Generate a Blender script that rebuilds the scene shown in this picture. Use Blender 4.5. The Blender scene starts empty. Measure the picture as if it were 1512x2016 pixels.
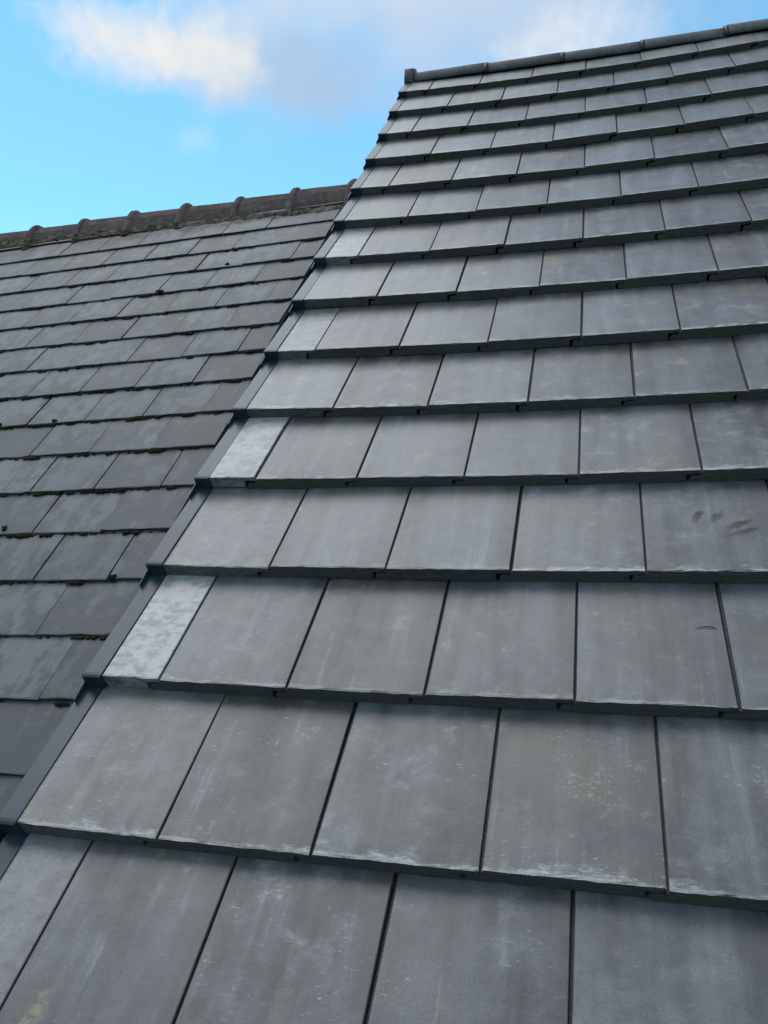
import bpy, bmesh, math, random
from mathutils import Vector, Matrix
random.seed(7)
R = math.radians
sc = bpy.context.scene
col = sc.collection

# ------------------------------------------------------------------ frame of the tiled roof
PITCH = R(40)
BASE = Vector((0, 0, 6.0))                    # world point of the roof's local origin
RT = Matrix.Rotation(PITCH, 3, 'X')           # local: x along the ridge, y up the slope, z out of the roof

# ------------------------------------------------------------------ camera
F_PX = 1634.66
CAM_ROOF = Vector((1.10552, -0.27339, 1.4107))
c_right = Vector((0.967557, 0.180357, -0.176933))
c_down = Vector((-0.011269, -0.668795, -0.743362))
c_fwd = Vector((-0.252403, 0.721238, -0.645065))
cam = bpy.data.cameras.new('camera')
cam.sensor_fit = 'VERTICAL'
cam.sensor_height = 24.0
cam.sensor_width = 18.0
cam.lens = F_PX / 2016 * 24.0
cam.clip_start = 0.05
cam.clip_end = 5000
co = bpy.data.objects.new('camera', cam)
col.objects.link(co)
mr = Matrix((RT @ c_right, RT @ (-c_down), RT @ (-c_fwd))).transposed()
co.matrix_world = Matrix.Translation(BASE + RT @ CAM_ROOF) @ mr.to_4x4()
sc.camera = co
CAMR, CAMD, CAMF = RT @ c_right, RT @ c_down, RT @ c_fwd

# ------------------------------------------------------------------ sky, sun, exposure
SUN_EL, SUN_AZ = R(64), R(-55)               # azimuth clockwise from +Y
SKY_STRENGTH = 0.14
world = bpy.data.worlds.new('World')
sc.world = world
world.use_nodes = True
wt = world.node_tree
for n in list(wt.nodes):
    wt.nodes.remove(n)


class G:
    """small helper to write node graphs"""
    def __init__(self, tree):
        self.t = tree

    def n(self, kind, **kw):
        nd = self.t.nodes.new(kind)
        for k, v in kw.items():
            setattr(nd, k, v)
        return nd

    def put(self, sock, v):
        if isinstance(v, bpy.types.NodeSocket):
            self.t.links.new(v, sock)
        elif v is not None:
            if hasattr(sock.default_value, '__len__') and not hasattr(v, '__len__'):
                v = [v] * len(sock.default_value)
            if hasattr(sock.default_value, '__len__') and len(sock.default_value) == 4 and len(v) == 3:
                v = (*v, 1)
            sock.default_value = v

    def m(self, op, a, b=None, c=None, clamp=False):
        nd = self.n('ShaderNodeMath', operation=op, use_clamp=clamp)
        for s, v in zip(nd.inputs, (a, b, c)):
            self.put(s, v)
        return nd.outputs[0]

    def vm(self, op, a, b=None, out=0):
        nd = self.n('ShaderNodeVectorMath', operation=op)
        self.put(nd.inputs[0], a)
        if b is not None:
            self.put(nd.inputs[1], b)
        return nd.outputs['Value'] if op in ('DOT_PRODUCT', 'LENGTH', 'DISTANCE') else nd.outputs[0]

    def noise(self, vec, scale, detail=3, rough=.55, dist=0, lac=2.0):
        nd = self.n('ShaderNodeTexNoise')
        self.put(nd.inputs['Vector'], vec)
        nd.inputs['Scale'].default_value = scale
        nd.inputs['Detail'].default_value = detail
        nd.inputs['Roughness'].default_value = rough
        nd.inputs['Distortion'].default_value = dist
        nd.inputs['Lacunarity'].default_value = lac
        return nd.outputs['Fac']

    def step(self, v, lo, hi, a=0.0, b=1.0):
        nd = self.n('ShaderNodeMapRange', interpolation_type='SMOOTHSTEP')
        self.put(nd.inputs[0], v)
        for i, x in enumerate((lo, hi, a, b)):
            self.put(nd.inputs[i + 1], x)
        return nd.outputs[0]

    def mix(self, fac, a, b, blend='MIX'):
        nd = self.n('ShaderNodeMix', data_type='RGBA', blend_type=blend)
        self.put(nd.inputs[0], fac)
        self.put(nd.inputs[6], a)
        self.put(nd.inputs[7], b)
        return nd.outputs[2]

    def comb(self, x, y, z):
        nd = self.n('ShaderNodeCombineXYZ')
        for s, v in zip(nd.inputs, (x, y, z)):
            self.put(s, v)
        return nd.outputs[0]

    def sep(self, v):
        nd = self.n('ShaderNodeSeparateXYZ')
        self.put(nd.inputs[0], v)
        return nd.outputs


def sky_dir(px, py):
    """world azimuth and elevation of a direction, to say where a cloud hangs"""
    d = (CAMF + CAMR * ((px - 756) / F_PX) + CAMD * ((py - 1008) / F_PX)).normalized()
    return math.atan2(d.x, d.y), math.asin(d.z)


g = G(wt)
sky = g.n('ShaderNodeTexSky', sky_type='NISHITA', sun_disc=False, sun_elevation=SUN_EL, sun_rotation=SUN_AZ,
          air_density=1.0, dust_density=0.35, ozone_density=2.0, altitude=0)
skyc = g.mix(1.0, sky.outputs[0], (0.63, 1.03, 1.0), 'MULTIPLY')
tc = g.n('ShaderNodeTexCoord')
d = g.sep(tc.outputs['Generated'])
az = g.m('ARCTAN2', d[0], d[1])
el = g.m('ARCSINE', d[2])
dirv = tc.outputs['Generated']
big = g.noise(dirv, 7.0, 3, .56)
fine = g.noise(dirv, 24.0, 5, .62)
billow = g.m('ABSOLUTE', g.m('SUBTRACT', g.noise(dirv, 30.0, 2, .5), .5))
warp = g.m('ADD', g.m('MULTIPLY', g.m('SUBTRACT', big, .5), 2.0), g.m('MULTIPLY', g.m('SUBTRACT', fine, .5), 1.3))
warp = g.m('SUBTRACT', warp, g.m('MULTIPLY', billow, .9))


def cloud(px, py, hw, hh, tilt, soft=1.0, rag=1.0):
    a0, e0 = sky_dir(px, py)
    x = g.m('SUBTRACT', az, a0)
    y = g.m('SUBTRACT', el, e0)
    ca, sa = math.cos(tilt), math.sin(tilt)
    xr = g.m('DIVIDE', g.m('ADD', g.m('MULTIPLY', x, ca), g.m('MULTIPLY', y, sa)), hw)
    yr = g.m('DIVIDE', g.m('SUBTRACT', g.m('MULTIPLY', y, ca), g.m('MULTIPLY', x, sa)), hh)
    r = g.m('SQRT', g.m('ADD', g.m('MULTIPLY', xr, xr), g.m('MULTIPLY', yr, yr)))
    body = g.m('ADD', g.m('SUBTRACT', 1.0, r), g.m('MULTIPLY', warp, rag))
    return g.step(body, -.15, soft), yr, xr


FAR_OFF = (0.7, 2.3, 0.1)
m1, y1, x1 = cloud(235, 88, .105, .050, R(-5), .75, .6)
m5, y5, x5 = cloud(390, 118, .090, .052, R(-14), .75, .6)
m2, y2, x2 = cloud(590, 150, .135, .060, R(-8), .75, .6)
m3, y3, x3 = cloud(1060, 60, .30, .110, R(3), 1.1, .5)
m4, y4, x4 = cloud(385, 278, .034, .022, 0, 1.4, .7)
far = g.step(g.m('ADD', g.noise(g.vm('ADD', dirv, FAR_OFF), 1.9, 4, .55), g.step(el, .05, .95, .0, .12)), .49, .66)   # broken cloud, with more added overhead out of view to whiten the light
white = (4.45, 4.4, 4.3)
grey = (2.15, 3.0, 4.1)
pale = (4.2, 4.5, 4.9)
c = g.mix(g.m('MULTIPLY', far, .92), skyc, (3.7, 3.85, 4.1))
w3 = g.step(g.m('ADD', g.m('ADD', g.m('ABSOLUTE', g.m('ADD', y3, .25)), g.m('ABSOLUTE', g.m('SUBTRACT', x3, .05))), g.m('MULTIPLY', warp, -.6)), .75, .0)
c = g.mix(g.m('MULTIPLY', m3, .95), c, g.mix(w3, (2.45, 3.25, 4.3), (4.0, 4.25, 4.6)))
c = g.mix(g.m('MULTIPLY', m2, .9), c, g.mix(g.step(g.m('SUBTRACT', y2, g.m('MULTIPLY', x2, 1.5)), .5, 2.0), grey, (4.1, 4.2, 4.4)))
c = g.mix(g.m('MULTIPLY', m5, .92), c, g.mix(g.step(g.m('SUBTRACT', g.m('ADD', y5, warp), g.m('MULTIPLY', x5, .9)), -1.2, .6), (2.9, 3.5, 4.3), white))
c = g.mix(g.m('MULTIPLY', m1, .92), c, g.mix(g.step(g.m('ADD', y1, warp), -1.4, .2), (3.6, 4.0, 4.5), white))
c = g.mix(g.m('MULTIPLY', m4, .3), c, pale)
bg = g.n('ShaderNodeBackground')
bg.inputs[1].default_value = SKY_STRENGTH
wo = g.n('ShaderNodeOutputWorld')
wt.links.new(c, bg.inputs[0])
wt.links.new(bg.outputs[0], wo.inputs[0])

sl = bpy.data.lights.new('sun', 'SUN')
sl.energy = 1.05
sl.angle = R(48)
sl.color = (1.0, .98, .95)
so = bpy.data.objects.new('sun', sl)
col.objects.link(so)
sdir = Vector((math.sin(SUN_AZ) * math.cos(SUN_EL), math.cos(SUN_AZ) * math.cos(SUN_EL), math.sin(SUN_EL)))
so.rotation_euler = sdir.to_track_quat('Z', 'Y').to_euler()
so.location = (0, 0, 30)

sc.view_settings.view_transform = 'Standard'
sc.view_settings.look = 'None'
sc.view_settings.gamma = 1
sc.view_settings.use_curve_mapping = False
sc.view_settings.exposure = 0.50
sc.cycles.max_bounces = 5
sc.cycles.diffuse_bounces = 2
sc.cycles.glossy_bounces = 2
sc.cycles.use_denoising = True
sc.cycles.use_adaptive_sampling = True
sc.cycles.adaptive_threshold = 0.03


# ------------------------------------------------------------------ materials
def new_mat(name):
    m = bpy.data.materials.new(name)
    m.use_nodes = True
    t = m.node_tree
    for n in list(t.nodes):
        t.nodes.remove(n)
    q = G(t)
    b = q.n('ShaderNodeBsdfPrincipled')
    o = q.n('ShaderNodeOutputMaterial')
    t.links.new(b.outputs[0], o.inputs[0])
    return m, q, b


def finish(q, b, colr, rough, height=None, strength=.3, dist=.002, spec=.5):
    q.put(b.inputs['Base Color'], colr)
    q.put(b.inputs['Roughness'], rough)
    q.put(b.inputs['Specular IOR Level'], spec)
    if height is not None:
        bp = q.n('ShaderNodeBump')
        bp.inputs['Strength'].default_value = strength
        bp.inputs['Distance'].default_value = dist
        q.put(bp.inputs['Height'], height)
        q.t.links.new(bp.outputs[0], b.inputs['Normal'])


def local(q):
    """local position in metres, and the same moved by a per-object random offset"""
    t = q.n('ShaderNodeTexCoord').outputs['Object']
    oi = q.n('ShaderNodeObjectInfo')
    rnd = oi.outputs['Random']
    off = q.comb(q.m('MULTIPLY', rnd, 37.0), q.m('MULTIPLY', rnd, 71.0), q.m('MULTIPLY', rnd, 13.0))
    return t, q.vm('ADD', t, off), rnd, oi.outputs['Color']


def stretch(q, v, s):
    return q.vm('MULTIPLY', v, s)


def tile_material(name, smear=False):
    m, q, b = new_mat(name)
    t, p, rnd, colr = local(q)
    xyz = q.sep(t)
    x, y = xyz[0], xyz[1]
    cs = q.n('ShaderNodeSeparateColor')
    q.put(cs.inputs[0], colr)
    dust, tone, warm = cs.outputs[0], cs.outputs[1], cs.outputs[2]
    # body tone: cloudy, with streaks that run down the slope
    cloudy = q.noise(p, 9, 3, .55)
    low = q.noise(p, 4.6, 2, .5)
    mid = q.noise(p, 19, 4, .62, .25)
    streak = q.noise(stretch(q, p, (42, 2.6, 1)), 1, 3, .6, .25)
    wide = q.noise(stretch(q, p, (15, 1.3, 1)), 1, 2, .5, .3)
    flk = q.noise(stretch(q, p, (60, 210, 1)), 1, 2, .6, .2)
    v = q.m('ADD', q.m('MULTIPLY', q.m('SUBTRACT', cloudy, .5), 1.05), q.m('MULTIPLY', q.m('SUBTRACT', streak, .5), .75))
    v = q.m('ADD', v, q.m('MULTIPLY', q.m('SUBTRACT', wide, .5), 1.5))
    v = q.m('ADD', v, q.m('MULTIPLY', q.m('SUBTRACT', mid, .5), .8))
    v = q.m('ADD', v, q.m('MULTIPLY', q.m('SUBTRACT', tone, .5), .55))
    val = q.m('MULTIPLY', q.m('MAXIMUM', q.m('ADD', 1.0, v), .35), .112)
    base = q.comb(q.m('MULTIPLY', val, .99), val, q.m('MULTIPLY', val, 1.05))
    own = q.m('FRACT', q.m('MULTIPLY', rnd, 17.31))
    marks = q.m('ADD', .22, q.m('MULTIPLY', q.m('MULTIPLY', own, own), 1.1), clamp=True)
    # brownish cast in soft patches
    br = q.m('MULTIPLY', q.step(low, .46, .70), q.m('ADD', .15, warm))
    base = q.mix(q.m('MULTIPLY', br, .60), base, (.160, .138, .110))
    # lime bloom: pale blotches and drips
    bl = q.m('MULTIPLY', q.m('MULTIPLY', q.step(mid, .48, .74), q.step(low, .58, .40)), q.m('ADD', .35, q.m('MULTIPLY', q.step(flk, .40, .62), .65)))
    base = q.mix(q.m('MULTIPLY', q.m('MULTIPLY', bl, marks), .62), base, (.36, .348, .325))
    dr = q.m('MULTIPLY', q.step(streak, .55, .76), q.step(cloudy, .44, .64))
    base = q.mix(q.m('MULTIPLY', dr, .50), base, (.29, .295, .295))
    # crackled lime patches on some tiles
    vo = q.n('ShaderNodeTexVoronoi', feature='DISTANCE_TO_EDGE')
    q.put(vo.inputs['Vector'], q.vm('ADD', p, q.vm('MULTIPLY', q.comb(mid, flk, 0), (.03, .012, 0))))
    vo.inputs['Scale'].default_value = 85
    cr = q.m('MULTIPLY', q.step(vo.outputs['Distance'], .05, .22), q.step(q.m('ADD', low, q.m('MULTIPLY', mid, .5)), .93, 1.02))
    base = q.mix(q.m('MULTIPLY', q.m('MULTIPLY', cr, q.step(flk, .35, .6)), .36), base, (.40, .40, .36))
    # short pale scuffs across the tile
    sc1 = q.m('MULTIPLY', q.step(flk, .63, .75), q.step(cloudy, .46, .62))
    base = q.mix(q.m('MULTIPLY', q.m('MULTIPLY', sc1, marks), .8), base, (.50, .50, .47))
    # few ochre spots
    oc = q.m('MULTIPLY', q.step(mid, .58, .72), q.step(low, .53, .63))
    base = q.mix(q.m('MULTIPLY', oc, .55), base, (.36, .27, .16))
    # dirt carried along the right hand side lock
    rt = q.m('MULTIPLY', q.step(x, .225, .300), q.m('ADD', .15, q.m('MULTIPLY', cloudy, 1.1)))
    base = q.mix(q.m('MULTIPLY', rt, .70), base, (.058, .056, .054))
    # rubbed pale front edge
    en = q.noise(stretch(q, p, (13, 30, 1)), 1, 4, .62)
    wob = q.m('ADD', .006, q.m('MULTIPLY', q.step(en, .42, .74), .040))
    ed = q.m('MULTIPLY', q.step(y, wob, 0.0), q.m('ADD', .18, q.step(flk, .36, .66)))
    ed2 = q.m('MULTIPLY', q.step(y, .010, .003), q.step(en, .40, .54))
    edge = q.m('MAXIMUM', q.m('MULTIPLY', ed, .85), q.m('MULTIPLY', ed2, .78), clamp=True)
    base = q.mix(q.m('MULTIPLY', edge, q.m('ADD', .22, q.m('MULTIPLY', marks, .78))), base, (.50, .488, .475))
    # cutting dust on the cut tiles at the verge
    dn = q.m('ADD', q.noise(stretch(q, p, (30, 42, 1)), 1, 3, .65, .2), q.m('MULTIPLY', cloudy, .3))
    du = q.m('MULTIPLY', dust, q.step(dn, .46, .74, .38, 1.0))
    base = q.mix(du, base, (.46, .445, .435))
    if smear:
        # muddy finger smears
        for (sx, sy, a, l, w2, k) in ((.128, .205, 1.15, .030, .011, 1.0), (.170, .200, 1.0, .028, .011, .8),
                                      (.215, .172, .55, .036, .012, 1.0), (.222, .142, .42, .038, .009, .85)):
            dx = q.m('SUBTRACT', x, sx)
            dy = q.m('SUBTRACT', y, sy)
            aa = q.m('ADD', q.m('MULTIPLY', dx, math.cos(a)), q.m('MULTIPLY', dy, math.sin(a)))
            bb = q.m('SUBTRACT', q.m('MULTIPLY', dy, math.cos(a)), q.m('MULTIPLY', dx, math.sin(a)))
            rr = q.m('SQRT', q.m('ADD', q.m('POWER', q.m('DIVIDE', q.m('ABSOLUTE', aa), l), 2.0), q.m('POWER', q.m('DIVIDE', q.m('ABSOLUTE', bb), w2), 2.0)))
            rr = q.m('ADD', rr, q.m('ADD', q.m('MULTIPLY', q.m('SUBTRACT', mid, .5), 1.4), q.m('MULTIPLY', q.m('SUBTRACT', flk, .5), 1.0)))
            head = q.step(aa, -l, l * .4, .55, 1.0)
            base = q.mix(q.m('MULTIPLY', q.m('MULTIPLY', q.step(rr, 1.15, .55), head), k), base, (.018, .011, .004))
    grit = q.noise(p, 420, 1, .6)
    base = q.mix(q.m('MULTIPLY', q.step(grit, .48, .75), .45), base, (.03, .03, .03))
    rough = q.m('ADD', .31, q.m('MULTIPLY', cloudy, .16))
    h = q.noise(p, 60, 3, .75)
    finish(q, b, base, rough, h, .30, .0014, .55)
    return m


def nose_material(name):
    m, q, b = new_mat(name)
    t, p, rnd, colr = local(q)
    cs = q.n('ShaderNodeSeparateColor')
    q.put(cs.inputs[0], colr)
    n = q.noise(stretch(q, p, (40, 40, 90)), 1, 4, .6)
    base = q.mix(n, (.056, .049, .045), (.105, .094, .088))
    base = q.mix(q.m('MULTIPLY', q.step(q.noise(stretch(q, p, (22, 20, 60)), 1, 3), .62, .75), .35), base, (.17, .17, .165))
    base = q.mix(q.m('MULTIPLY', cs.outputs[0], q.step(n, .35, .6, .25, .9)), base, (.33, .33, .32))
    finish(q, b, base, .72, q.m('ADD', n, q.noise(p, 130, 3)), .9, .005, .3)
    return m


M_TILE = tile_material('grey_tile_face')
M_SMEAR = tile_material('grey_tile_face_muddy', True)
M_NOSE = nose_material('grey_tile_edge')


def slate_material():
    m, q, b = new_mat('weathered_slate')
    t, p, rnd, colr = local(q)
    xyz = q.sep(t)
    x, y = xyz[0], xyz[1]
    cs = q.n('ShaderNodeSeparateColor')
    q.put(cs.inputs[0], colr)
    dark, tone, new = cs.outputs[0], cs.outputs[1], cs.outputs[2]
    cl = q.noise(p, 8, 3, .6)
    st = q.noise(stretch(q, p, (28, 4, 1)), 1, 3, .6, .4)
    val = q.m('ADD', .130, q.m('ADD', q.m('MULTIPLY', q.m('SUBTRACT', cl, .5), .07), q.m('MULTIPLY', q.m('SUBTRACT', tone, .5), .032)))
    base = q.comb(q.m('MULTIPLY', val, .93), q.m('MULTIPLY', val, 1.015), q.m('MULTIPLY', val, 1.04))
    blot = q.noise(stretch(q, p, (22, 15, 1)), 1, 5, .70, .2)
    # purplish dark algae, blotchy, heavier near the lower edge and the joints
    pa = q.m('ADD', q.m('ADD', q.m('MULTIPLY', blot, .75), q.m('MULTIPLY', cl, .30)), q.m('MULTIPLY', q.step(y, .12, 0), .06))
    pa = q.m('ADD', pa, q.m('MULTIPLY', q.m('SUBTRACT', st, .5), .40))
    pat = q.step(pa, q.m('SUBTRACT', .48, q.m('MULTIPLY', dark, .20)), q.m('SUBTRACT', .66, q.m('MULTIPLY', dark, .2)))
    base = q.mix(q.m('MULTIPLY', pat, .66), base, (.050, .047, .049))
    sid = q.m('MULTIPLY', q.step(q.m('ABSOLUTE', q.m('SUBTRACT', x, .125)), .088, .122), q.step(blot, .38, .62))
    base = q.mix(q.m('MULTIPLY', sid, .8), base, (.052, .047, .051))
    # greenish film
    base = q.mix(q.m('MULTIPLY', q.step(cl, .5, .7), .3), base, (.100, .122, .105))
    fl = q.noise(stretch(q, p, (110, 150, 1)), 1, 2, .6)
    base = q.mix(q.m('MULTIPLY', q.step(fl, .70, .78), .35), base, (.28, .29, .28))
    base = q.mix(q.m('MULTIPLY', q.step(fl, .30, .24), .6), base, (.026, .025, .022))
    base = q.mix(q.m('MULTIPLY', new, .85), base, (.30, .34, .38))  # sky reflection of a shiny slate surface put into the colour
    # pale front rim
    rim = q.m('MULTIPLY', q.step(y, .006, .001), st)
    base = q.mix(q.m('MULTIPLY', rim, .6), base, (.22, .22, .20))
    h = q.noise(p, 40, 4, .7)
    finish(q, b, base, q.m('ADD', .48, q.m('MULTIPLY', cl, .2)), h, .45, .002, .4)
    return m


def plain(name, c1, c2, rough, scale=40, bump=.4, dist=.002, spec=.4, big=None):
    m, q, b = new_mat(name)
    t, p, rnd, colr = local(q)
    n = q.noise(p, scale, 5, .62)
    n2 = q.noise(p, big or scale * .22, 4, .6)
    f = q.step(q.m('ADD', q.m('MULTIPLY', n, .5), q.m('MULTIPLY', n2, .5)), .36, .64)
    finish(q, b, q.mix(f, c1, c2), rough, n, bump, dist, spec)
    return m


M_SLATE = slate_material()
M_SLATE_EDGE = plain('slate_edge', (.020, .022, .022), (.055, .058, .056), .8, 90)
M_TRIM = plain('verge_plastic', (.013, .028, .042), (.030, .052, .072), .38, 26, .05, .001, .38)
M_TRIM_SHADED = plain('verge_plastic_shaded', (.020, .027, .036), (.028, .036, .047), .4, 60, .05, .001, .4)  # same plastic as the trim, shade of the downward-facing cap put into the colour
M_RIDGE_NEW = plain('new_ridge_concrete', (.085, .080, .080), (.15, .142, .14), .75, 55, .5, .002, .3, 9)
M_CLIP = plain('ridge_union_plastic', (.020, .022, .025), (.032, .034, .038), .45, 50, .1)
M_RIDGE_OLD = plain('old_ridge_clay', (.065, .050, .046), (.14, .108, .098), .9, 42, .9, .004, .2, 7)
M_MORTAR = plain('ridge_mortar', (.045, .036, .028), (.25, .195, .14), .95, 34, 1.0, .008, .2, 11)
M_MOSS = plain('moss', (.012, .009, .006), (.040, .030, .015), .98, 120, 1.0, .004, .1, 16)
M_UNDER = plain('roof_underlay', (.020, .020, .022), (.035, .035, .038), .9, 20, .1)
M_WALL = plain('rendered_wall', (.48, .46, .42), (.58, .56, .52), .9, 30, .4, .003, .2)
M_GROUND = plain('ground_grass', (.060, .062, .040), (.115, .105, .075), .95, 1.2, .5, .05, .1, .09)
M_LEAD = plain('lead_soaker', (.060, .064, .070), (.10, .105, .112), .6, 30, .3)


# ------------------------------------------------------------------ building helpers
def tag(o, label=None, cat=None, group=None, kind=None):
    for k, v in (('label', label), ('category', cat), ('group', group), ('kind', kind)):
        if v:
            o[k] = v
    return o


def link(name, me, parent=None, mats=()):
    o = bpy.data.objects.new(name, me)
    col.objects.link(o)
    if parent:
        o.parent = parent
    for m in mats:
        me.materials.append(m)
    return o


def mesh_from(name, verts, faces, fm=None, mats=(), smooth=False):
    me = bpy.data.meshes.new(name)
    me.from_pydata([tuple(v) for v in verts], [], faces)
    for m in mats:
        me.materials.append(m)
    if fm:
        me.polygons.foreach_set('material_index', fm)
    if smooth:
        me.polygons.foreach_set('use_smooth', [True] * len(me.polygons))
    bm = bmesh.new()
    bm.from_mesh(me)
    bmesh.ops.recalc_face_normals(bm, faces=bm.faces[:])
    bm.to_mesh(me)
    bm.free()
    me.update()
    return me


def loft(sections, top_test, mats, name, smooth=False):
    """skin equal-length closed sections and cap both ends; top_test(face verts) -> material index"""
    n = len(sections[0])
    V = [v for s in sections for v in s]
    Fc = []
    for i in range(len(sections) - 1):
        for k in range(n):
            a, b2 = i * n + k, i * n + (k + 1) % n
            Fc.append((a, b2, b2 + n, a + n))
    Fc.append(tuple(range(n)))
    Fc.append(tuple(range(len(V) - n, len(V)))[::-1])
    fm = [top_test([V[j] for j in f]) for f in Fc]
    return mesh_from(name, V, Fc, fm, mats, smooth)


def box(V, Fc, lo, hi):
    b0 = len(V)
    V += [(x, y, z) for z in (lo[2], hi[2]) for y in (lo[1], hi[1]) for x in (lo[0], hi[0])]
    Fc += [tuple(b0 + i for i in f) for f in ((0, 2, 3, 1), (4, 5, 7, 6), (0, 1, 5, 4), (2, 6, 7, 3), (0, 4, 6, 2), (1, 3, 7, 5))]


# ================================================================== ground (sheet to the horizon)
V = []
Fc = []
N = 40
for i in range(N + 1):
    for j in range(N + 1):
        a, b2 = (i / N * 2 - 1), (j / N * 2 - 1)
        x = math.copysign(abs(a) ** 2.2, a) * 2500
        y = math.copysign(abs(b2) ** 2.2, b2) * 2500
        V.append((x, y, 0.0))
for i in range(N):
    for j in range(N):
        k = i * (N + 1) + j
        Fc.append((k, k + N + 1, k + N + 2, k + 1))
gr = link('ground', mesh_from('ground', V, Fc, None, (M_GROUND,)))
tag(gr, 'grassy ground below the houses', 'ground', kind='structure')

# ================================================================== house with the new tiled roof
house = bpy.data.objects.new('tiled_house', None)
col.objects.link(house)
house.location = BASE
house.rotation_euler = (PITCH, 0, 0)
tag(house, 'house roof of large flat light grey tiles with thick dark front edges, filling the right', 'house')

W = .300                     # cover width of a tile
GA = .35824                  # gauge up the slope
T = .0385                    # thickness of the front edge
GAP = .0055
DV = {9: .007, 1: -.0007, 2: .0003, 3: .003, 4: -.0005, 5: -.0102, 6: -.0109, 7: .0005, 8: .0025, 10: .0117, 11: .0213,
      12: .0118, 13: .0024, 14: -.0314}


def sag(u, v):
    """the old rafters have settled: the roof is very slightly dished"""
    return .0071 * (v - 2.5) ** 2 + .0175 * (u - 1) ** 2


def row_v(r):
    return r * GA + DV.get(r, 0)


def tile_mesh(name, seed, x0=0.0, face=None, length=.425):
    rnd = random.Random(seed)
    first = x0 > 0
    xl = x0 if first else GAP
    ch = .0014
    n_mid = 14
    ups = [xl + ch + (W - ch - xl - ch) * k / n_mid for k in range(n_mid + 1)]
    L = length
    secs = []
    bow = rnd.uniform(-.0004, .0004)
    for si, v in enumerate((0.0, .0032, .030, .0301, .15, .28, L)):
        zo = -T * v / GA
        thin = 0.0 if si < 3 else .013
        s = []
        s.append((xl, v, zo - ch))
        for k, u in enumerate(ups):
            z = zo
            # the right hand lock dips a hair
            z -= 0.0
            z += bow * math.sin((u - xl) / (W - xl) * math.pi)
            vv = v
            if si == 0:
                z -= rnd.uniform(.0008, .0024)
                vv = rnd.uniform(-.0013, .0010)
                if rnd.random() < .06:
                    z -= .003
                    vv += .002
            elif si == 1:
                z -= rnd.uniform(0, .0008)
                vv = v + rnd.uniform(-.001, .002)
            s.append((u, vv, z))
        jz = lambda: rnd.uniform(-.0012, .0012) if si < 3 else 0
        s.append((W, v, zo - ch))
        s.append((W, v, zo - .36 * T + jz()))
        s.append((W - .012, v, zo - .33 * T + jz()))
        s.append((W - .024, v, zo - .38 * T + jz()))
        s.append((W - .033, v, zo - .37 * T))
        s.append((W - .035, v, zo - T + thin + jz()))
        for f in (.72, .5, .28):
            s.append((xl + (W - .035 - xl) * f, v, zo - T + thin + jz() * 1.4))
        if first:
            s.append((xl + .004, v, zo - T + thin))
            s.append((xl, v, zo - .6 * T + thin * .4))
        else:
            s.append((-.024, v, zo - T + thin + jz()))
            s.append((-.027, v, zo - .72 * T + thin * .5))
            s.append((-.022, v, zo - .50 * T + jz()))
            s.append((.0004, v, zo - .48 * T))
            s.append((.0005, v, zo - .21 * T))
            s.append((xl, v, zo - .205 * T))
        secs.append(s)

    def which(f):
        zs = [v[2] + T * v[1] / GA for v in f]
        ys = [v[1] for v in f]
        xs = [v[0] for v in f]
        if len(f) > 4:
            return 1
        if min(zs) > -.0068 and max(ys) > .002:
            return 0
        return 1
    me = loft(secs, which, (face or M_TILE, M_NOSE), name)
    return me


TILES = [tile_mesh('roof_tile', 100 + i) for i in range(7)]
TOP = [tile_mesh('roof_tile_top', 150 + i, length=.27) for i in range(3)]
TOP_HALF = tile_mesh('roof_tile_top_half', 155, x0=.162, length=.27)
TILES_SMEAR = tile_mesh('roof_tile_muddy', 333, face=M_SMEAR)
CUT_FULL = [tile_mesh('roof_tile_trimmed', 200 + i, x0=.012) for i in range(3)]
CUT_WIDE = tile_mesh('roof_tile_wide', 222, x0=.0015)
CUT_HALF = [tile_mesh('roof_tile_half', 300 + i, x0=.162) for i in range(3)]

HALF_DUST = {0: .25, 2: .88, 4: .72, 6: .38, 8: .62, 10: .12, 12: .14, 14: .10}
FULL_DUST = {3: .22, 1: .10, 5: .12, 7: .10}


def place(o, u, v, lift=0, rz=0, rx=0, ry=0):
    o.location = (u, v, sag(u, v) + lift)
    o.rotation_euler = (2 * .0071 * (v - 2.5) + rx, -(sag(u + W, v) - sag(u, v)) / W + ry, rz)


ROWS = range(-2, 15)
for r in ROWS:
    v = row_v(r)
    half = r % 2 == 0
    k = -1 if half else 0
    while True:
        u = (k + .5) * W if half else k * W
        if u > 2.75:
            break
        firsttile = (k == -1) if half else (k == 0)
        if firsttile and half:
            me, dust = random.choice(CUT_HALF), HALF_DUST.get(r, .3)
        elif firsttile:
            me, dust = random.choice(CUT_FULL), FULL_DUST.get(r, .05)
        else:
            me, dust = random.choice(TILES), 0.0
            if r == 3 and k == 4:
                me = TILES_SMEAR
        if r == 14:
            me = TOP_HALF if firsttile else random.choice(TOP)
        if r == 1 and firsttile:
            me = CUT_WIDE
        o = link('roof_tile', me, house)
        o.color = (dust, random.random(), random.random(), 1)
        place(o, u + random.uniform(-.0010, .0010), v + random.uniform(-.0022, .0022), random.uniform(0, .0030),
              random.gauss(0, .0024), random.uniform(-.0020, .0036), random.gauss(0, .0050))
        k += 1

# underlay below the tiles
RIDGE_V = 14.50 * GA + .115          # where the two slopes meet


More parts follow.
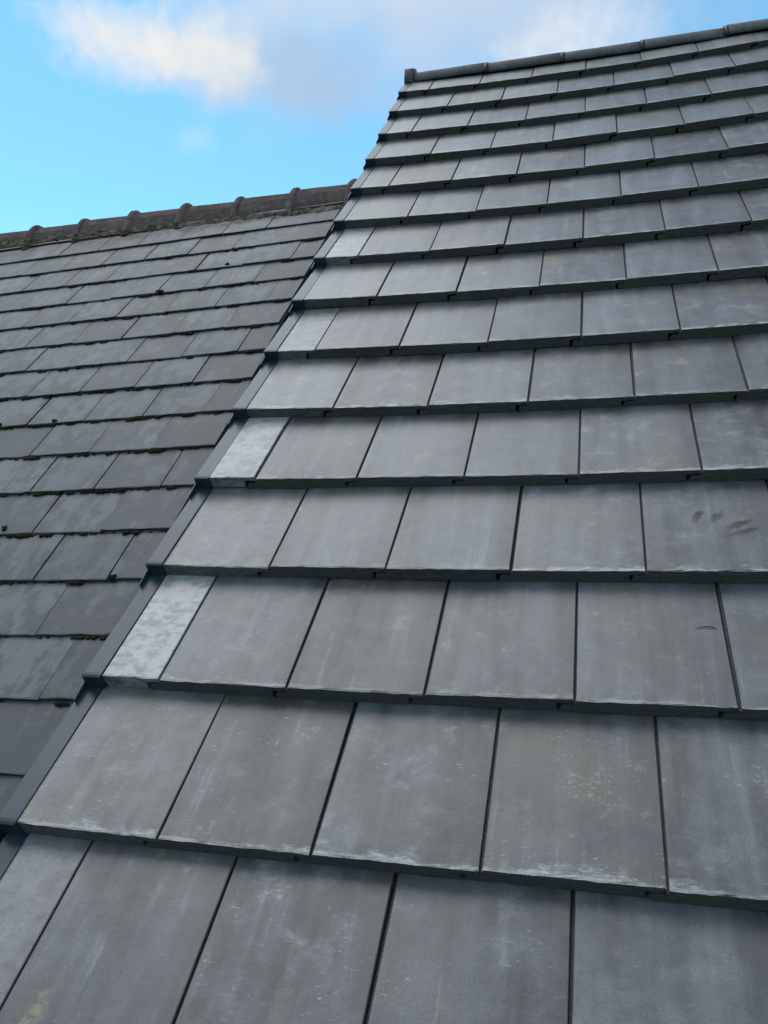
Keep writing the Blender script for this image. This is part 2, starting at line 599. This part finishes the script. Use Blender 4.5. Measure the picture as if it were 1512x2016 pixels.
def sheet(name, parent, us, vs, zf, th, mats):
    V, Fc = [], []
    nu, nv = len(us), len(vs)
    for dz in (0, -th):
        for v in vs:
            for u in us:
                V.append((u, v, zf(u, v) + dz))
    o2 = nu * nv
    for j in range(nv - 1):
        for i in range(nu - 1):
            a = j * nu + i
            Fc.append((a, a + 1, a + nu + 1, a + nu))
            Fc.append((o2 + a, o2 + a + nu, o2 + a + nu + 1, o2 + a + 1))
    for i in range(nu - 1):
        Fc.append((i, i + 1, o2 + i + 1, o2 + i))
        a = (nv - 1) * nu + i
        Fc.append((a, a + 1, o2 + a + 1, o2 + a))
    for j in range(nv - 1):
        a = j * nu
        Fc.append((a, a + nu, o2 + a + nu, o2 + a))
        a = j * nu + nu - 1
        Fc.append((a, a + nu, o2 + a + nu, o2 + a))
    return link(name, mesh_from(name, V, Fc, None, mats), parent)


us = [.002 + 3.05 * i / 12 for i in range(13)]
vs = [-.75 + (RIDGE_V + .75) * i / 16 for i in range(17)]
sheet('underlay', house, us, vs, lambda u, v: sag(u, v) - .088, .02, (M_UNDER,))

# back slope and walls of the house, in the tilted frame of the roof
up = RT.transposed() @ Vector((0, 0, 1))
back = RT.transposed() @ Vector((0, math.cos(PITCH), -math.sin(PITCH)))     # down the far slope
apex = Vector((0, RIDGE_V, sag(0.5, RIDGE_V) - .05))
ridge_y = apex
V, Fc = [], []
for u in (.002, 3.05):
    for s in (0.02, 5.6):
        for dz in (0, -.05):
            pnt = Vector((u, 0, 0)) + apex + back * s + (RT.transposed() @ Vector((0, math.sin(PITCH), math.cos(PITCH)))) * dz
            V.append(pnt)
Fc = [(0, 2, 6, 4), (1, 5, 7, 3), (0, 1, 3, 2), (4, 6, 7, 5), (0, 4, 5, 1), (2, 3, 7, 6)]
link('back_slope', mesh_from('back_slope', V, Fc, None, (M_LEAD,)), house)


def gable_house(parent, rt_inv, u0, u1, front, top, rear, zground, inset, name):
    """solid walls under a pair of slopes; points given in the roof's local frame (front eave, apex, rear eave)"""
    V = []
    for u in (u0, u1):
        pf, pa, prr = (Vector((u, p[1], p[2])) for p in (front, top, rear))
        upv = rt_inv @ Vector((0, 0, 1))
        hf = zground
        for p_ in (pf, pa, prr):
            V.append(p_ - upv * inset)
        V.append(prr - upv * (inset + zground[1]))
        V.append(pf - upv * (inset + zground[0]))
    Fc = [(0, 1, 2, 3, 4), (5, 9, 8, 7, 6), (0, 5, 6, 1), (1, 6, 7, 2), (2, 7, 8, 3), (3, 8, 9, 4), (4, 9, 5, 0)]
    return link(name, mesh_from(name, V, Fc, None, (M_WALL,)), parent)


front = Vector((0, -.70, sag(1, -.7) - .09))
rear = apex + back * 5.5
zf = BASE.z + (RT @ front).z
zr = BASE.z + (RT @ rear).z
gable_house(house, RT.transposed(), .02, 3.0, front, apex, rear, (zf - .13, zr - .13), .13, 'wall')

# dry verge units, one per course, each with its own front cap
VU0, VU1 = -.033, .0125


def verge_meshes():
    V, Fc = [], []
    L = GA + .03
    th = .0022
    f = lambda v: -T * v / GA
    # profile: flange over the tile, small upstand lip, outer skirt
    prof = [(VU1, .0012), (VU1, .0030), (VU0 + .001, .0030), (VU0 - .0005, .0018), (VU0 - .0005, -.115), (VU0 + .0018, -.115), (VU0 + .0018, .0012)]
    n = len(prof)
    st = (-.002, .12, .25, L)
    for v in st:
        for (u, z) in prof:
            zz = z + (f(max(v, 0)) if z > -.1 else f(max(v, 0)))
            V.append((u, v, zz))
    for i in range(len(st) - 1):
        for k in range(n):
            a, b2 = i * n + k, i * n + (k + 1) % n
            Fc.append((a, b2, b2 + n, a + n))
    Fc.append(tuple(range(n)))
    Fc.append(tuple(range(len(V) - n, len(V)))[::-1])
    # tail of the skirt that laps the unit below
    box(V, Fc, (VU0 - .0035, -.058, -.120), (VU0 - .0010, .06, -.0185))
    body = mesh_from('verge_trim', V, Fc, None, (M_TRIM,))
    V, Fc = [], []
    secs = []
    for v, e in ((-.0030, .0), (-.0085, .0015)):
        secs.append([(VU0 - .001 + e, v, .0034 - e), (VU1 + .0005 - e, v, .0034 - e), (VU1 + .0005 - e, v, -T * .98), (VU0 - .001 + e, v, -T * .98)])
    secs.insert(0, [(VU0 - .001, .004, .0034), (VU1 + .0005, .004, .0034), (VU1 + .0005, .004, -T * .98), (VU0 - .001, .004, -T * .98)])
    cap = loft(secs, lambda f: 0, (M_TRIM_SHADED,), 'end_cap')
    return body, cap


VB, VC = verge_meshes()
for r in ROWS:
    v = row_v(r)
    o = link('verge_trim', VB, house)
    o.location = ((-.011 if r == 1 else 0) + random.uniform(-.0015, .0015), v + random.uniform(-.003, .003), sag(0, v) + .0015)
    o.rotation_euler = (2 * .0071 * (v - 2.5), .035, random.gauss(0, .0012))
    o.color = (0, random.random(), random.random(), 1)
    cp = link('end_cap', VC, o)

# ridge: half round units with a dark union at each joint, and a block end
RAD = .118


def arc(rad, a0, a1, n):
    return [(math.cos(a0 + (a1 - a0) * k / n) * rad, math.sin(a0 + (a1 - a0) * k / n) * rad) for k in range(n + 1)]


UPL = up.normalized()
HOR = (RT.transposed() @ Vector((0, 1, 0))).normalized()


def ridge_mesh(name, length, rad, th, mat, a0=R(-9), a1=R(189), n=14, seg=5, wob=0.0, seed=1, zs=.66):
    rnd = random.Random(seed)
    outer = arc(rad, a0, a1, n)
    inner = arc(rad - th, a1, a0, n)
    secs = []
    for i in range(seg + 1):
        x = length * i / seg
        secs.append([(x, h + rnd.uniform(-wob, wob), z * zs + rnd.uniform(-wob, wob)) for h, z in outer + inner])
    me = loft(secs, lambda f: 0, (mat,), name, False)
    me.polygons.foreach_set('use_smooth', [len(p.vertices) == 4 and abs(p.normal.x) < .5 for p in me.polygons])
    return me


def ridge_frame(u, v, z, base_rot):
    """ridge meshes are built with x along, y horizontal, z up: undo the roof tilt"""
    return Matrix.Translation((u, v, z)) @ base_rot.to_4x4()


UNT = RT.transposed()
RL_ = .4515
RM = [ridge_mesh('ridge_tile', RL_ - .012, RAD, .016, M_RIDGE_NEW, wob=.0006, seed=s) for s in (1, 2, 3)]
UM = ridge_mesh('ridge_union', .020, RAD + .004, .018, M_CLIP, a0=R(-11), a1=R(191), seg=1)
EM = ridge_mesh('ridge_end_cap', .052, RAD + .012, RAD - .0, M_RIDGE_NEW, n=4, a0=R(-14), a1=R(194), seg=1, zs=.84)
RZ = -.078
for k in range(7):
    u = .018 + k * RL_
    yv = RIDGE_V
    z = sag(u + .2, yv) + RZ
    o = link('ridge_tile', RM[k % 3], house)
    o.matrix_local = ridge_frame(u + .006, yv, z + random.uniform(-.002, .002), UNT)
    if k:
        o = link('ridge_union', UM, house)
        o.matrix_local = ridge_frame(u - .013, yv, sag(u, yv) + RZ + .001, UNT)
V, Fc = [], []
o = link('ridge_end_cap', EM, house)
o.matrix_local = ridge_frame(-.034, RIDGE_V, sag(0, RIDGE_V) + RZ, UNT)

# ================================================================== older house with the slate roof
ML = Matrix(((0.99968, -0.010068, -0.023192), (0.010199, 0.999933, 0.005558), (0.023134, -0.005792, 0.999716)))
OL = Vector((-0.27993, 0.55952, -0.14104))
slate_house = bpy.data.objects.new('slate_house', None)
col.objects.link(slate_house)
RTL = RT @ ML
slate_house.matrix_world = Matrix.Translation(BASE + RT @ OL) @ RTL.to_4x4()
tag(slate_house, 'older house roof of small weathered slates with moss along the courses, lower on the left', 'house')

SW, SG, ST = .25, .21024, .0088


def slate_mesh(seed, w, L=.45):
    rnd = random.Random(seed)
    xl, xr = .0020, w - .0020
    secs = []
    for si, v in enumerate((0, .003, .12, L)):
        zo = -.0105 * v / SG
        n = 7
        s = []
        for k in range(n + 1):
            u = xl + (xr - xl) * k / n
            vv, z = v, zo
            if si == 0:
                vv = rnd.uniform(-.0022, .0014)
                z -= rnd.uniform(.0006, .0025)
                if k in (0, n) and rnd.random() < .3:
                    vv += rnd.uniform(.001, .005)
            s.append((u, vv, z))
        s.append((xr, s[-1][1], zo - ST))
        s.append((xl, s[0][1], zo - ST))
        secs.append(s)

    def which(f):
        if len(f) > 4:
            return 1
        zs = [v[2] + .0105 * v[1] / SG for v in f]
        return 1 if max(v[1] for v in f) < .001 or min(zs) < -.009 and max(zs) < -.004 else 0
    return loft(secs, which, (M_SLATE, M_SLATE_EDGE), 'slate')


SL = [slate_mesh(500 + i, SW) for i in range(8)]
SLT = {16: ([slate_mesh(700 + i, SW, .11) for i in range(3)], slate_mesh(710, SW * .5, .11)), 15: ([slate_mesh(720 + i, SW, .30) for i in range(3)], slate_mesh(730, SW * .5, .30))}
SLH = [slate_mesh(600 + i, SW * .5) for i in range(3)]
moss_spots = []
END = .5
for r in range(-4, 17):
    v = r * SG
    odd = r % 2 != 0          # odd courses: joint at u = 0, finish with a half slate
    k = 0
    while True:
        if odd:
            if k == 0:
                u, me, wd = 0.0, random.choice(SLH), SW * .5
            else:
                u, me, wd = -k * SW, random.choice(SL), SW
        else:
            u, me, wd = (-.5 - k + .0) * SW, random.choice(SL), SW
        if u < -9.3 * SW:
            break
        if r in SLT:
            me = random.choice(SLT[r][0]) if wd == SW else SLT[r][1]
        o = link('slate', me, slate_house)
        dk = max(0.0, random.gauss(.2, .28))
        tone = random.random()
        new = 0.0
        if k == 0:
            dk, tone = random.uniform(.5, .9), random.uniform(0, .35)
        if r == 5 and k == 4:
            new = 1.0  # this slate is paled to carry a painted sky reflection
        lift = random.uniform(0, .0022) - (.006 if new else 0)
        o.color = (min(1, dk), tone, new, 1)
        o.location = (u + .005 + random.gauss(0, .002), v + random.gauss(0, .0014), lift)
        o.rotation_euler = (random.uniform(-.003, .004), random.gauss(0, .003), random.gauss(0, .0028))
        k += 1

# underlay, the soaker strip at the abutment, back slope, walls
us = [-2.45 + 2.68 * i / 10 for i in range(11)]
LV = 16.1 * SG + .105
vs = [-.95, 0, 1, 2, 3, LV]
sheet('underlay', slate_house, us, vs, lambda u, v: -.050, .02, (M_UNDER,))
V, Fc = [], []
box(V, Fc, (.132, -.9, -.048), (.232, LV - .1, -.036))
link('soaker', mesh_from('soaker', V, Fc, None, (M_LEAD,)), slate_house)
INV = RTL.transposed()
apexL = Vector((0, LV, -.045))
backL = INV @ Vector((0, math.cos(PITCH), -math.sin(PITCH)))
V = []
for u in (-2.45, .20):
    for s in (.02, 4.2):
        for dz in (0, -.05):
            V.append(Vector((u, 0, 0)) + apexL + backL * s + (INV @ Vector((0, math.sin(PITCH), math.cos(PITCH)))) * dz)
Fc = [(0, 2, 6, 4), (1, 5, 7, 3), (0, 1, 3, 2), (4, 6, 7, 5), (0, 4, 5, 1), (2, 3, 7, 6)]
link('back_slope', mesh_from('back_slope', V, Fc, None, (M_LEAD,)), slate_house)
frontL = Vector((0, -.9, -.06))
rearL = apexL + backL * 4.1
wl = BASE + RT @ OL
gable_house(slate_house, INV, -2.4, .19, frontL, apexL, rearL,
            (wl.z + (RTL @ frontL).z - .12, wl.z + (RTL @ rearL).z - .12), .12, 'wall')

# old ridge: angular clay units with a raised collar at each joint, bedded on mortar
LRAD = .115
RLL = .332


def old_ridge(seed):
    rnd = random.Random(seed)
    # blunt inverted V: straight sides and a round top
    prof = [(-.130, -.058), (-.112, -.008), (-.080, .050), (-.045, .088), (-.016, .101), (.016, .101), (.045, .088), (.080, .050), (.112, -.008), (.130, -.058)]
    inner = [(.114, -.058), (.06, .03), (0, .082), (-.06, .03), (-.114, -.058)]
    secs = []
    for i in range(6):
        x = .004 + (RLL - .008) * i / 5
        secs.append([(x, h + rnd.uniform(-.0012, .0012), z + rnd.uniform(-.0012, .0012)) for h, z in prof + inner])
    a = loft(secs, lambda f: 0, (M_RIDGE_OLD,), 'ridge_tile')
    secs = []
    for x, e in ((-.036, .004), (-.026, .015), (-.010, .023), (.008, .022), (.015, .014), (.026, .003)):
        o_ = [(h * (1 + e / .12) + rnd.uniform(-.0015, .0015), z + e * max(.15, (z + .03) / .12) + rnd.uniform(-.0015, .0015)) for h, z in prof]
        secs.append([(x, h, z) for h, z in o_ + inner])
    c_ = loft(secs, lambda f: 0, (M_RIDGE_OLD,), 'collar')
    return a, c_


OR = [old_ridge(40 + i) for i in range(3)]
COLL_U = .165                                     # collar that meets the verge of the tiled roof
for k in range(8):
    u = COLL_U - k * RLL
    a, c_ = OR[k % 3]
    o = link('ridge_tile', a, slate_house)
    rotm = INV @ Matrix.Rotation(random.gauss(0, .006), 3, 'Y')
    o.matrix_local = ridge_frame(u - RLL, LV, -.050 + random.uniform(-.004, .004), rotm)
    cc = link('collar', c_, o)
    cc.location = (RLL, 0, 0)

# mortar bed
V, Fc = [], []
rnd = random.Random(5)
nx, ny = 150, 5
for i in range(nx + 1):
    u = -2.45 + 2.64 * i / nx
    a = rnd.uniform(-.006, .006)
    for j in range(ny + 1):
        f = j / ny
        h = .135 + .011 * (1 - f) - .005 * f + a * (1 - f) + rnd.uniform(-.004, .004)
        z = -.130 + f * .032 + rnd.uniform(-.003, .003)
        V.append((u, -h, z))
for i in range(nx):
    for j in range(ny):
        k = i * (ny + 1) + j
        Fc.append((k, k + ny + 1, k + ny + 2, k + 1))
b0 = len(V)
for i in (0, nx):
    for j in (0, ny):
        x, y, z = V[i * (ny + 1) + j]
        V.append((x, -.03, z))
Fc += [(b0, b0 + 1, b0 + 3, b0 + 2)]
o = link('mortar_bed', mesh_from('mortar_bed', V, Fc, None, (M_MORTAR,)), slate_house)
o.matrix_local = ridge_frame(0, LV, 0, INV)

# moss: lumpy cushions that grow out from under the course edges
rnd = random.Random(11)
ico = bmesh.new()
bmesh.ops.create_icosphere(ico, subdivisions=2, radius=1)
IV = [v.co.copy() for v in ico.verts]
IF = [tuple(v.index for v in f.verts) for f in ico.faces]
ico.free()
V, Fc = [], []


def clump(c, rx, ry, rz):
    b0 = len(V)
    ph = [rnd.uniform(0, 6) for _ in range(3)]
    for p in IV:
        k = 1 + .22 * math.sin(4 * p.x + ph[0]) + .2 * math.sin(5 * p.y + ph[1] + 3 * p.z) + rnd.uniform(-.16, .16)
        V.append((c[0] + p.x * rx * k, c[1] + p.y * ry * k, c[2] + p.z * rz * k))
    Fc.extend(tuple(b0 + i for i in f) for f in IF)


DENS = {0: .05, 1: .1, 2: 1.1, 3: 1.5, 4: 1.9, 5: 1.6, 6: 1.0, 7: 1.6, 8: 1.5, 9: .6, 10: .8, 11: .7, 12: .8, 13: .45, 14: .25, 15: .05}
for r in range(-3, 16):
    d_ = DENS.get(r, .6)
    u = .12
    while u > -2.3:
        u -= rnd.expovariate(1) * .030 / d_ + .004
        big_ = rnd.random() ** 3
        if u < -2.3:
            break
        for q_ in range(1 + int(big_ * 3)):
            rx = .006 + .014 * big_ * rnd.random() + .006 * rnd.random()
            clump((u + rnd.gauss(0, .012), r * SG - .003 - .003 * rnd.random() - .006 * big_, -.0085 + rnd.uniform(-.001, .002) + .003 * big_), rx, .0032 + .0050 * big_, .0026 + .003 * big_)
for (cu, cv, s) in ((-.485, 4 * SG + .02, 1.4), (-.49, 4 * SG + .03, 1.1), (-.33, 13 * SG + .02, 1.3), (-.60, 12 * SG + .004, 2.2), (-.615, 12 * SG + .010, 1.6),
                    (-.625, 7 * SG + .008, 1.5), (-.885, 7 * SG + .006, 2.3), (-.9, 7 * SG + .0, 2.0), (.02, 3 * SG + .006, 1.5)):
    clump((cu, cv, .002), .007 * s, .006 * s, .004 * s)
mo = link('moss', mesh_from('moss', V, Fc, None, (M_MOSS,), True), slate_house)
mo['kind'] = 'stuff'

# a bit of twig dropped on a tile
V, Fc = [], []
pts = [(1.296, 2.498, .0), (1.306, 2.5025, .0006), (1.316, 2.5035, .0010), (1.327, 2.5030, .0010), (1.335, 2.4985, .0)]
rad = [.0005, .0008, .0010, .0009, .0005]
for (px_, py_, pz_), r_ in zip(pts, rad):
    for k in range(6):
        a = k / 6 * 2 * math.pi
        V.append((px_, py_ * 0 + (py_ - 2.5) + math.cos(a) * r_, pz_ + math.sin(a) * r_ + .001))
for i in range(4):
    for k in range(6):
        Fc.append((i * 6 + k, i * 6 + (k + 1) % 6, i * 6 + 6 + (k + 1) % 6, i * 6 + 6 + k))
Fc += [tuple(range(6)), tuple(range(24, 30))[::-1]]
M_TWIG = plain('twig_bark', (.018, .013, .008), (.05, .036, .02), .9, 200)
tw = link('twig', mesh_from('twig', V, Fc, None, (M_TWIG,)))
vt = row_v(2) + .215
tw.matrix_world = Matrix.Translation(BASE + RT @ Vector((0, vt, sag(1.31, vt) - T * .215 / GA + .0012))) @ RT.to_4x4()
tag(tw, 'small dark curved twig lying on a grey tile near the right edge', 'twig')

bpy.context.view_layer.update()
